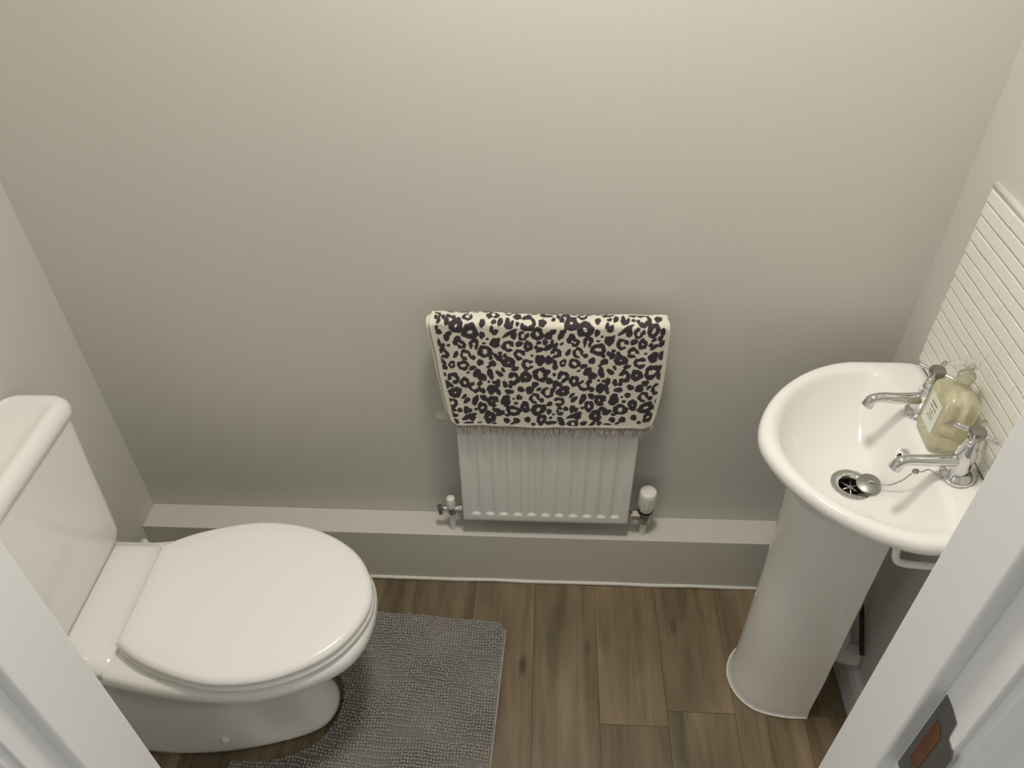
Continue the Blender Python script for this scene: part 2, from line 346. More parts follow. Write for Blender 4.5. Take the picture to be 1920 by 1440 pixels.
lathe('floor_screw_cap', [(.011, 0), (.0105, .004), (.008, .008), (.004, .010), (0, .0105)], (.338, YT-.1195, .072), 'white_plastic', toilet, 16, 'Y')
lathe('floor_screw_cap', [(.011, 0), (.0105, .004), (.008, .008), (.004, .010), (0, .0105)], (.338, YT+.1195, .072), 'white_plastic', toilet, 16, 'Y', True, Matrix.Rotation(math.pi, 4, 'X'))
tube('supply_pipe', [(.098, -.208, .19), (.098, -.208, .25), (.098, -.212, .312)], .0075, 'white_plastic', toilet, sub=4)
lathe('supply_nut', [(.0, 0), (.013, 0), (.013, .014), (.008, .016), (0, .016)], (.118, -.222, .285), 'white_plastic', toilet, 8, 'Z', False)
tube('supply_elbow', [(.098, -.208, .295), (.108, -.215, .296), (.130, -.232, .29)], .008, 'white_plastic', toilet, sub=4)

# ------------------------------------------------------------------ bath mat
MA = math.radians(-3.0)
mt = empty('bath_mat', (.929, -.203, 0), 'grey chenille pedestal mat wrapped around the toilet foot', 'bath mat')
def in_mat(a, b_, m_=0):
    """a: distance left from right edge, b_: distance from far edge; pedestal cut-out on the left"""
    if not (m_ <= a <= .575-m_ and m_ <= b_ <= .49-m_): return False
    # rounded outer corners
    for ca in (.025, .55):
        for cb in (.025, .465):
            if (a-ca)*(1 if ca > .1 else -1) > 0 and (b_-cb)*(1 if cb > .1 else -1) > 0 and math.hypot(a-ca, b_-cb) > .025-m_: return False
    X, Y = mat_xy(a, b_)
    dx, dy = X-.40, Y-YT
    hw = .137+m_ if X < .40 else None
    if hw is not None: return abs(dy) > hw
    return (dx/(.160+m_))**2+(dy/(.137+m_))**2 > 1
def mat_xy(a, b_):
    x, y = -a, -b_
    return .929+x*math.cos(MA)-y*math.sin(MA), -.203+x*math.sin(MA)+y*math.cos(MA)
rg = random.Random(3); P = .0074
V, F = [], []
streaks = [(rg.randint(4, 62), rg.uniform(.0, .45), rg.uniform(.03, .10)) for _ in range(60)]
na, nb = int(.575/P), int(.49/P)
for i in range(na):
    for j in range(nb):
        a, b_ = (i+.5)*P, (j+.5)*P
        wob = .0022*math.sin(a*19+b_*7)+.0015*math.sin(a*53-b_*31)
        if not in_mat(a, b_, .003): continue
        b2 = b_+wob; a2 = a+.0016*math.sin(b_*41+a*9)
        cx, cy = mat_xy(a2+rg.uniform(-.0007, .0007), b2+rg.uniform(-.0007, .0007))
        h = .0135+rg.uniform(-.0016, .0016)+.0022*math.sin(a*23+1.3)*math.sin(b_*29)
        if any(j == s_[0] and s_[1] < a < s_[1]+s_[2] for s_ in streaks): h *= .8; sk = .62
        else: sk = 1
        r = sk*P*.455*rg.uniform(.88, 1.08); lx, ly = rg.uniform(-.0012, .0012), rg.uniform(-.0022, .0004)
        k = len(V); th = rg.uniform(0, 1)
        for (rr, zz, sh) in ((r*.95, .003, 0), (r*1.0, h*.72, .6), (r*.62, h*.95, 1)):
            for q in range(6):
                an = th+q*math.pi/3; V.append((cx+lx*sh+rr*math.cos(an), cy+ly*sh+rr*math.sin(an), zz))
        V.append((cx+lx, cy+ly, h))
        for l_ in (0, 6):
            for q in range(6):
                F.append((k+l_+q, k+l_+(q+1) % 6, k+l_+6+(q+1) % 6, k+l_+6+q))
        for q in range(6): F.append((k+12+q, k+12+(q+1) % 6, k+18))
tag(link('chenille_pile', pyd(V, F), 'mat_pile', mt, True), kind='stuff')
V, F = [], []; vid = {}
G = .005
def vtx(i, j):
    if (i, j) not in vid:
        x, y = mat_xy(i*G, j*G); vid[(i, j)] = len(V); V.append((x, y, .004))
    return vid[(i, j)]
for i in range(int(.575/G)):
    for j in range(int(.49/G)):
        if in_mat((i+.5)*G, (j+.5)*G): F.append((vtx(i, j), vtx(i, j+1), vtx(i+1, j+1), vtx(i+1, j)))
o = link('backing', pyd(V, F), 'mat_backing', mt); sd = o.modifiers.new('thick', 'SOLIDIFY'); sd.thickness = .0034; sd.offset = -1
# stitched hem along the right edge
hp = [mat_xy(-.002, t) for t in np.linspace(.02, .48, 24)]
tube('hem', [(x, y, .004) for x, y in hp], .003, 'mat_pile', mt, 8, sub=1)

# ------------------------------------------------------------------ basin
YB = -.323; RZ = .80
basin = empty('pedestal_washbasin', (1.60, YB, 0), 'white ceramic washbasin on a pedestal with two chrome taps', 'washbasin')
NB = 96
def bring(z, xm, af, ab, hw, nf=2.0, nb=2.0):
    out_ = []
    for k in range(NB):
        th = 2*math.pi*k/NB; c_, s_ = math.cos(th), math.sin(th)
        e_ = 2/(nf if c_ >= 0 else nb); a_ = af if c_ >= 0 else ab
        out_.append((xm-math.copysign(a_*abs(c_)**e_, c_), YB+math.copysign(hw*abs(s_)**e_, s_), z))
    return out_
XD = 1.572
brs = [bring(.672, XD, .021, .021, .021), bring(.688, XD, .0225, .0225, .0225), bring(.6895, XD, .030, .030, .030), bring(.6925, XD+.001, .050, .045, .048),
       bring(.702, 1.578, .085, .047, .082, 2, 2.3), bring(.722, 1.588, .122, .043, .118, 2, 3), bring(.752, 1.598, .156, .040, .152, 1.95, 3.6), bring(.778, 1.605, .176, .041, .174, 1.9, 4.2),
       bring(.791, 1.609, .184, .042, .183, 1.88, 4.6), bring(.799, 1.610, .191, .045, .190, 1.85, 4.8), bring(.8032, 1.610, .199, .053, .197, 1.8, 5), bring(.8042, 1.610, .206, .080, .2065, 1.78, 6), bring(.803, 1.610, .214, .108, .214, 1.75, 12), bring(.799, 1.610, .221, .1285, .220, 1.72, 16), bring(.790, 1.610, .2245, .1295, .2235, 1.7, 16), bring(.779, 1.610, .223, .1295, .2225, 1.7, 16),
       bring(.768, 1.610, .210, .1295, .209, 1.7, 16), bring(.752, 1.608, .180, .131, .178, 1.75, 7), bring(.725, 1.604, .150, .130, .145, 1.8, 6), bring(.69, 1.60, .125, .12, .112, 1.9, 4), bring(.65, 1.595, .105, .10, .090, 2, 3)]
o = link('bowl', fix(loft(brs, False, False)), 'ceramic', basin, True); subsurf(o, 1)
# underside lip against the wall, near side
tube('underside_lip', [(1.735, -.486, .676), (1.66, -.486, .676), (1.615, -.484, .679), (1.601, -.481, .690), (1.600, -.470, .72)], .0065, 'ceramic', basin, 10, sub=6)
# pedestal: open-backed tapering half column
def ped(z, xf, hw, xb=1.640):
    P = catmull([(xb, -hw), (xb-.03, -hw), (xf+.055, -hw*.93), (xf+.016, -hw*.60), (xf, 0), (xf+.016, hw*.60), (xf+.055, hw*.93), (xb-.03, hw), (xb, hw)], 40) if False else None
    pts = [(xb, -hw*1.0, 0), (xb-.055, -hw*.985, 0), (xf+.050, -hw*.84, 0), (xf+.014, -hw*.50, 0), (xf, 0, 0), (xf+.014, hw*.50, 0), (xf+.050, hw*.84, 0), (xb-.055, hw*.985, 0), (xb, hw*1.0, 0)]
    out_ = [(p.x, YB+p.y, z) for p in catmull(pts, 48)]
    inn = []
    for (x, y, zz) in out_[::-1]:
        inn.append((x+(.012 if x < xb-.06 else 0), YB+(y-YB)*(1-.012/hw), z))
    return out_+inn
prs = [ped(0, 1.470, .096, 1.632), ped(.006, 1.468, .097, 1.632), ped(.03, 1.473, .093, 1.632), ped(.15, 1.474, .0925, 1.634), ped(.40, 1.473, .0925, 1.630), ped(.60, 1.468, .0945, 1.628), ped(.682, 1.463, .097, 1.626)]
o = link('pedestal', fix(loft(prs)), 'ceramic', basin, True); autosmooth(o, 50)
pk = []
for i in range(33):
    p = prs[1][i*48//32] if i*48//32 < 49 else prs[1][48]
    pk.append((p[0]-.0015, YB+(p[1]-YB)*1.015, .003))
tube('floor_sealant', pk, .0028, 'caulk', basin, 8, sub=1)
# overflow grommet and waste; hole and well coloured black for their shade
lathe('overflow_ring', [(.0055, .001), (.006, .004), (.010, .0052), (.014, .004), (.0155, .0005), (.0155, -.004)], (1.6375, YB, .766), 'chrome', basin, 24, 'Z', True, Matrix.Rotation(math.radians(-74), 4, 'Y'), False)
lathe('overflow_hole', [(0, .0012), (.0062, .0012), (.0062, -.002)], (1.6375, YB, .766), 'black_rubber_shade', basin, 18, 'Z', False, Matrix.Rotation(math.radians(-74), 4, 'Y'))
wz = .6895
ws = lathe('waste_ring', [(.0202, -.006), (.0212, -.002), (.023, .0008), (.030, .0032), (.0365, .0018), (.0375, -.0005)], (XD, YB, wz+.001), 'chrome', basin, 36, caps=False)
lathe('waste_well', [(.0203, -.003), (.020, -.034), (.0, -.034)], (XD, YB, wz), 'black_rubber_shade', ws, 24, caps=False)
for k in range(3):
    a = k*math.pi/3+.3
    dx, dy = .0195*math.cos(a), .0195*math.sin(a)
    tube('waste_bar', [(XD-dx, YB-dy, wz-.007), (XD, YB, wz-.006), (XD+dx, YB+dy, wz-.007)], .0022, 'brass_dull', ws, 6, sub=0)
# taps
def make_tap(cx, cy, tilt, spl, label):
    t = lathe('tap', [(0, 0), (.0245, 0), (.0255, .003), (.0235, .0065), (.019, .009), (.0165, .013), (.0155, .022), (.0155, .040), (.0165, .046), (.0165, .052), (.0135, .064), (.0105, .078), (.0098, .084), (.0, .084)], (cx, cy, .8025), 'chrome', basin, 28)
    t['label'] = label
    dirv = Vector((-math.cos(tilt), -math.sin(tilt), 0))
    o_ = Vector((cx, cy, .8025))
    pts = [o_+Vector((0, 0, .036)), o_+dirv*.02+Vector((0, 0, .036)), o_+dirv*.055+Vector((0, 0, .0375)), o_+dirv*(spl-.022)+Vector((0, 0, .040)), o_+dirv*(spl-.006)+Vector((0, 0, .036)), o_+dirv*spl+Vector((0, 0, .022))]
    tube('spout', pts, lambda q: .0115-.003*min(q*1.6, 1)+.0022*max(0, q-.72)/.28, 'chrome', t, 16, sub=8)
    lathe('tap_neck', [(.0, .080), (.0085, .080), (.0085, .092), (0, .092)], (cx, cy, .8025), 'chrome', t, 18)
    hz = .8025+.097
    hd = lathe('cross_handle', [(0, -.008), (.0115, -.008), (.0135, -.004), (.0135, .003), (.0115, .0065), (.006, .008), (0, .0082)], (cx, cy, hz), 'brass_dull', t, 24)
    for k in range(4):
        a = tilt+math.pi/4+k*math.pi/2
        d = Vector((math.cos(a), math.sin(a), 0)); c_ = Vector((cx, cy, hz-.001))
        tube('handle_arm', [c_+d*.010, c_+d*.020, c_+d*.034], lambda q: .0038+.0008*q, 'chrome', hd, 10, sub=2)
    return t
make_tap(1.680, -.249, .06, .099, 'chrome pillar tap further from the doorway')
make_tap(1.689, -.396, .08, .108, 'chrome pillar tap nearer to the doorway')
# waste pipe behind the pedestal, with a dark tube standing in for its shadow
tube('waste_pipe', [(1.672, -.318, .34), (1.674, -.318, .20), (1.680, -.320, .150), (1.700, -.324, .125), (1.738, -.328, .120)], .024, 'pipe_white', basin, 18, sub=6)
lathe('pipe_collar', [(0, -.012), (.029, -.012), (.031, -.008), (.031, .008), (.029, .012), (0, .012)], (1.674, -.318, .188), 'pipe_white', basin, 22)
tube('pipe_shadow', [(1.716, -.25, .31), (1.728, -.276, .245), (1.731, -.305, .205), (1.731, -.330, .178), (1.731, -.350, .160)], .0055, 'black_rubber_shade', basin, 8, sub=6)

# sink plug lying over the waste, on its ball chain
plug = empty('sink_plug', (1.592, -.329, .70), 'grey metal sink plug on a chain lying over the waste', 'sink plug')
PR = Matrix.Rotation(math.radians(-9), 4, 'Y') @ Matrix.Rotation(math.radians(10), 4, 'X')
pc = Vector((1.597, -.330, .7005))
lathe('plug_disc', [(0, -.004), (.0165, -.006), (.018, -.004), (.0185, .0005), (.0205, .0015), (.0208, .0035), (.0195, .0045), (0, .0052)], pc, 'plug_metal', plug, 28, 'Z', True, PR)
tube('plug_loop', [pc+Vector((-.004, 0, .004)), pc+Vector((.002, -.001, .010)), pc+Vector((.008, -.002, .006))], .0013, 'chrome', plug, 8, sub=5)
CH = [Vector(p) for p in ((1.605, -.332, .707), (1.618, -.350, .722), (1.622, -.375, .762), (1.6235, -.392, .801), (1.632, -.3985, .8105), (1.645, -.394, .811), (1.658, -.402, .8065), (1.672, -.4225, .806), (1.690, -.4265, .806), (1.712, -.416, .806), (1.722, -.40, .806))]
cp = catmull(CH, 120); V, F = [], []
bm = bmesh.new()
acc = 0; last = cp[0]
for p in cp:
    if (p-last).length >= .0029 or p is cp[0]:
        bmesh.ops.create_icosphere(bm, subdivisions=1, radius=.00145, matrix=Matrix.Translation(p)); last = p
me = bpy.data.meshes.new('ball_chain'); bm.to_mesh(me); bm.free()
tag(link('ball_chain', me, 'brass_dull', plug, True), kind='stuff')
lathe('chain_clasp', [(0, -.008), (.0032, -.007), (.0045, -.003), (.0032, 0), (.0045, .003), (.0032, .007), (0, .008)], (1.6236, -.396, .8085), 'brass_dull', plug, 12, 'Z', True, Matrix.Rotation(math.radians(40), 4, 'X'))

# ------------------------------------------------------------------ soap bottle
bx, by, PZ = 1.688, -.313, .8062
BM = Matrix.Translation((bx, by, PZ)) @ Matrix.Rotation(math.radians(-2), 4, 'Z')
soap = empty('hand_soap_bottle', (bx, by, PZ), 'clear pump bottle of pale yellow liquid soap between the taps', 'soap bottle')
hw_, hd_ = .0385, .0275   # half width along the wall, half depth
def brr(s, z, i=0): return rrect(-hd_*s+i, hd_*s-i, -hw_*s+i, hw_*s-i, z, .011*s, 5)
def bput(name, rings, m, parent, smooth=True):
    me = fix(loft(rings)); me.transform(BM); o = link(name, me, m, parent, smooth)
    if smooth: autosmooth(o, 50)
    return o
body = bput('bottle_body', [brr(.88, 0), brr(.97, .003), brr(1, .009), brr(1, .088), brr(.97, .097), brr(.85, .106), brr(.60, .112), rrect(-.0115, .0115, -.0115, .0115, .116, .0114, 5), rrect(-.0115, .0115, -.0115, .0115, .131, .0114, 5)], 'soap_gel', soap)
lb = bput('bottle_label', [[(-hd_-.0009, y, z) for y, z in ((-.022, .028), (.022, .028), (.022, .088), (-.022, .088))], [(-hd_-.0003, y, z) for y, z in ((-.022, .028), (.022, .028), (.022, .088), (-.022, .088))]], 'bottle_label', body, False)
marks = [(-.010, .010, .0745, .0775), (-.012, -.002, .066, .0685), (.001, .011, .066, .0685), (-.008, .008, .058, .0598), (-.011, .006, .0515, .053), (-.009, .010, .046, .0475)]
V, F = [], []
for (y0, y1, z0, z1) in marks:
    k = len(V); V += [(-hd_-.0014, y, z) for y, z in ((y0, z0), (y1, z0), (y1, z1), (y0, z1))]+[(-hd_-.0008, y, z) for y, z in ((y0, z0), (y1, z0), (y1, z1), (y0, z1))]
    F += [(k, k+1, k+2, k+3), (k, k+4, k+5, k+1), (k+1, k+5, k+6, k+2), (k+2, k+6, k+7, k+3), (k+3, k+7, k+4, k)]
me = fix(pyd(V, F)); me.transform(BM); link('label_print', me, 'label_ink', lb)
lathe('pump_collar', [(0, .129), (.0130, .129), (.0135, .132), (.0135, .141), (.0115, .145), (.005, .147), (0, .147)], (bx, by, PZ), 'clear_plastic', soap, 24)
lathe('pump_stem', [(0, .145), (.0038, .145), (.0038, .160), (0, .160)], (bx, by, PZ), 'clear_plastic', soap, 14)
lathe('pump_head', [(0, .158), (.0095, .158), (.0110, .161), (.0110, .166), (.008, .169), (0, .1695)], (bx, by, PZ), 'clear_plastic', soap, 20)
tube('pump_nozzle', [(bx+.004, by, .968), (bx-.016, by+.004, .969), (bx-.031, by+.007, .965)], .0038, 'clear_plastic', soap, 10, sub=4)

# ------------------------------------------------------------------ tiled splashback
SB0, SB1, SZ0, SZ1 = -.100, -.544, .8055, 1.176
spb = empty('tiled_splashback', (W, YB, SZ0), 'cream white relief tile splashback on the wall above the basin', 'splashback')
boxes('grout_bed', [(W-.0065, W-.0002, SB1, SB0, SZ0, SZ1-.003)], 'grout', spb)
NR = 15; rp = (SZ1-.012-SZ0)/NR; TL = .0444
rg = random.Random(11); meshes = {}
def tile_mesh(l, h, v):
    key = (round(l, 4), round(h, 4), v)
    if key not in meshes:
        bm = bmesh.new(); bm_box(bm, -.0066, 0, -l/2, l/2, -h/2, h/2)
        fr = [f for f in bm.faces if f.normal.x < -.9]
        es = [e for f in fr for e in f.edges if abs(e.verts[0].co.y-e.verts[1].co.y) > .001]
        bmesh.ops.bevel(bm, geom=es, offset=.0026, segments=2, affect='EDGES', profile=.55)
        for q in bm.verts:
            if q.co.x < -.003:
                q.co.x += -.0016*(.5-q.co.z/h)*1.0+(.0003*v)
        me = bpy.data.meshes.new('tile'); bm.to_mesh(me); bm.free(); me.materials.append(MATS['tile_glaze'])
        meshes[key] = me
    return meshes[key]
for r in range(NR):
    zc = SZ0+rp*(r+.5); y = SB0; first = TL*.5 if r % 2 else TL
    while y-SB1 > .003:
        l = min(first, y-SB1); first = TL
        o = bpy.data.objects.new('tile', tile_mesh(l-.0001, rp-.0018, rg.randint(-1, 1))); COL.objects.link(o)
        o.parent = spb; o.matrix_parent_inverse = spb.matrix_world.inverted()
        o.location = (W-.0035, y-l/2, zc+rg.uniform(-.0004, .0004)); o.rotation_euler = (rg.uniform(-.012, .012), 0, 0)
        y -= l
tube('edge_trim', [(W-.004, SB0, SZ1-.006), (W-.004, (SB0+SB1)/2, SZ1-.006), (W-.004, SB1, SZ1-.006)], .0072, 'tile_glaze', spb, 12, sub=0)
boxes('side_trim', [(W-.0085, W-.0003, SB0-.0005, SB0+.002, SZ0, SZ1-.006)], 'tile_glaze', spb, bev=.0008)

# ------------------------------------------------------------------ radiator
RX0, RX1, RZ0, RZ1, RYF = .823, 1.223, .249, .843, -.075
rad = empty('panel_radiator', (1.023, -.05, RZ0), 'white fluted panel radiator on the back wall under the towel', 'radiator')
npx = 12; pit = (RX1-RX0)/npx
xs = sorted(set([RX0, RX0+.001, RX0+.003]+[RX0+.004+(RX1-RX0-.008)*i/144 for i in range(145)]+[RX1-.003, RX1-.001, RX1]))
zs = sorted(set([RZ0, RZ0+.001, RZ0+.003, RZ0+.012]+[RZ0+.018+.0015*i for i in range(14)]+[RZ0+.05+.04*i for i in range(13)]+[RZ1-.04+.0015*i for i in range(14)]+[RZ1-.012, RZ1-.003, RZ1-.001, RZ1]))
def sst(a, b_, x):
    t = min(1, max(0, (x-a)/(b_-a))); return t*t*(3-2*t)
def rdepth(x, z):
    d = 0
    for e_ in (x-RX0, RX1-x, z-RZ0, RZ1-z):
        if e_ < .004: d = max(d, .004*(1-math.sqrt(max(0, 1-((.004-e_)/.004)**2))))
    u = (x-RX0)/pit; k = round(u)
    if 1 <= k <= npx-1:
        q = abs(u-k)                      # groove centred between columns
        gw = sst(.46, .16, 0) if False else (1-sst(.12, .42, q))
        lim = sst(RZ0+.0225, RZ0+.0305, z)*(1-sst(RZ1-.0305, RZ1-.0225, z))
        d += .0050*gw*lim
    return d
V, F = [], []; nx_, nz_ = len(xs), len(zs)
for z in zs:
    for x in xs: V.append((x, RYF+rdepth(x, z), z))
for j in range(nz_-1):
    for i in range(nx_-1):
        a = j*nx_+i; F.append((a, a+1, a+nx_+1, a+nx_))
base = len(V); V += [(x, RYF+.018, z) for (x, z) in ((RX0, RZ0), (RX1, RZ0), (RX1, RZ1), (RX0, RZ1))]
F.append([i for i in range(nx_)][::-1]+[base, base+1]); F.append([(nz_-1)*nx_+i for i in range(nx_)]+[base+2, base+3])
F.append([j*nx_ for j in range(nz_)]+[base+3, base]); F.append([j*nx_+nx_-1 for j in range(nz_)][::-1]+[base+1, base+2])
F.append((base+3, base+2, base+1, base))
o = link('panel', fix(pyd(V, F)), 'radiator_enamel', rad, True); autosmooth(o, 50)
# convector fins behind the panel
bm = bmesh.new()
fp = []
for i in range(22):
    xx = RX0+.03+i*(RX1-RX0-.06)/21
    fp += [(xx-.006, RYF+.018), (xx-.004, RYF+.042), (xx+.004, RYF+.042), (xx+.006, RYF+.018)]
me = pyd([(x, y, z) for z in (RZ0+.03, RZ1-.045) for (x, y) in fp], [(i, i+1, len(fp)+i+1, len(fp)+i) for i in range(len(fp)-1)])
o = link('convector_fins', me, 'radiator_enamel', rad); sd = o.modifiers.new('t', 'SOLIDIFY'); sd.thickness = .0008
for x in (RX0+.07, RX1-.07):
    boxes('wall_bracket', [(x-.012, x+.012, RYF+.02, -.001, RZ0+.08, RZ1-.06)], 'radiator_enamel', rad, bev=.001)
# thermostatic valve on the right
vx, vy, vz = 1.266, -.052, .262
tv = lathe('valve_body', [(0, -.014), (.0125, -.014), (.014, -.010), (.014, .012), (.011, .016), (0, .016)], (vx, vy, vz), 'brass_dull', rad, 24)
tube('valve_tail', [(vx, vy, vz), (1.24, vy, vz), (1.219, vy, vz)], .0085, 'chrome', tv, 16, sub=0)
lathe('valve_nut', [(0, -.008), (.0135, -.008), (.0135, .008), (0, .008)], (1.243, vy, vz), 'chrome', tv, 6, 'X', False)
lathe('pipe_nut', [(0, -.006), (.0135, -.006), (.0135, .006), (0, .006)], (vx, vy, vz-.018), 'chrome', tv, 6, 'Z', False)
lathe('pipe', [(0, 0), (.0085, 0), (.0085, .06), (0, .06)], (vx, vy, LH), 'pipe_white', rad, 16)
lathe('valve_ring', [(0, .014), (.0165, .014), (.018, .017), (.018, .023), (0, .023)], (vx, vy, vz), 'black_rubber_shade', tv, 28)
prof = [(0, .021), (.0165, .021), (.0175, .028), (.0180, .034), (.0205, .037), (.0212, .041), (.0214, .074), (.0208, .0815), (.0185, .0862), (.013, .0885), (0, .0895)]
rings = []
for (r, h) in prof:
    ring = []
    for k in range(72):
        rib = 1-.075*(1 if (k % 6) in (2, 3) else 0)*(1 if .0365 < h < .0795 else 0)
        ring.append((vx+max(r, 1e-5)*rib*math.cos(2*math.pi*k/72), vy+max(r, 1e-5)*rib*math.sin(2*math.pi*k/72), vz+h))
    rings.append(ring)
hd = link('thermostatic_head', fix(loft(rings)), 'white_plastic', rad, True); autosmooth(hd, 35)
hd['label'] = 'white thermostatic valve head'
# lockshield valve on the left
lx = .792; ly = -.052; lz = .262
lv = lathe('lockshield_body', [(0, -.014), (.009, -.014), (.0105, -.010), (.0105, .010), (0, .012)], (lx, ly, lz), 'brass_dull', rad, 20)
tube('valve_tail', [(lx, ly, lz+.004), (.80, ly, lz+.004), (.826, ly, lz+.004)], .0075, 'chrome', lv, 14, sub=0)
lathe('valve_nut', [(0, -.006), (.0115, -.006), (.0115, .006), (0, .006)], (.813, ly, lz+.004), 'chrome', lv, 6, 'X', False)
tube('drain_arm', [(lx, ly, lz+.004), (.775, ly, lz+.004), (.766, ly, lz+.004)], .007, 'chrome', lv, 14, sub=0)
lathe('drain_spout', [(0, -.020), (.006, -.020), (.0065, -.012), (.0080, -.004), (.0080, .006), (0, .007)], (.764, ly, lz+.004), 'brass_dull', lv, 14)
lathe('pipe', [(0, 0), (.0075, 0), (.0075, .06), (0, .06)], (lx, ly, LH), 'pipe_white', rad, 14)
c = lathe('lockshield_cap', [(0, .010), (.0105, .010), (.0115, .014), (.0108, .038), (.0095, .043), (.006, .045), (0, .0455)], (lx, ly, lz), 'white_plastic', rad, 22)
c['label'] = 'small white lockshield cap'

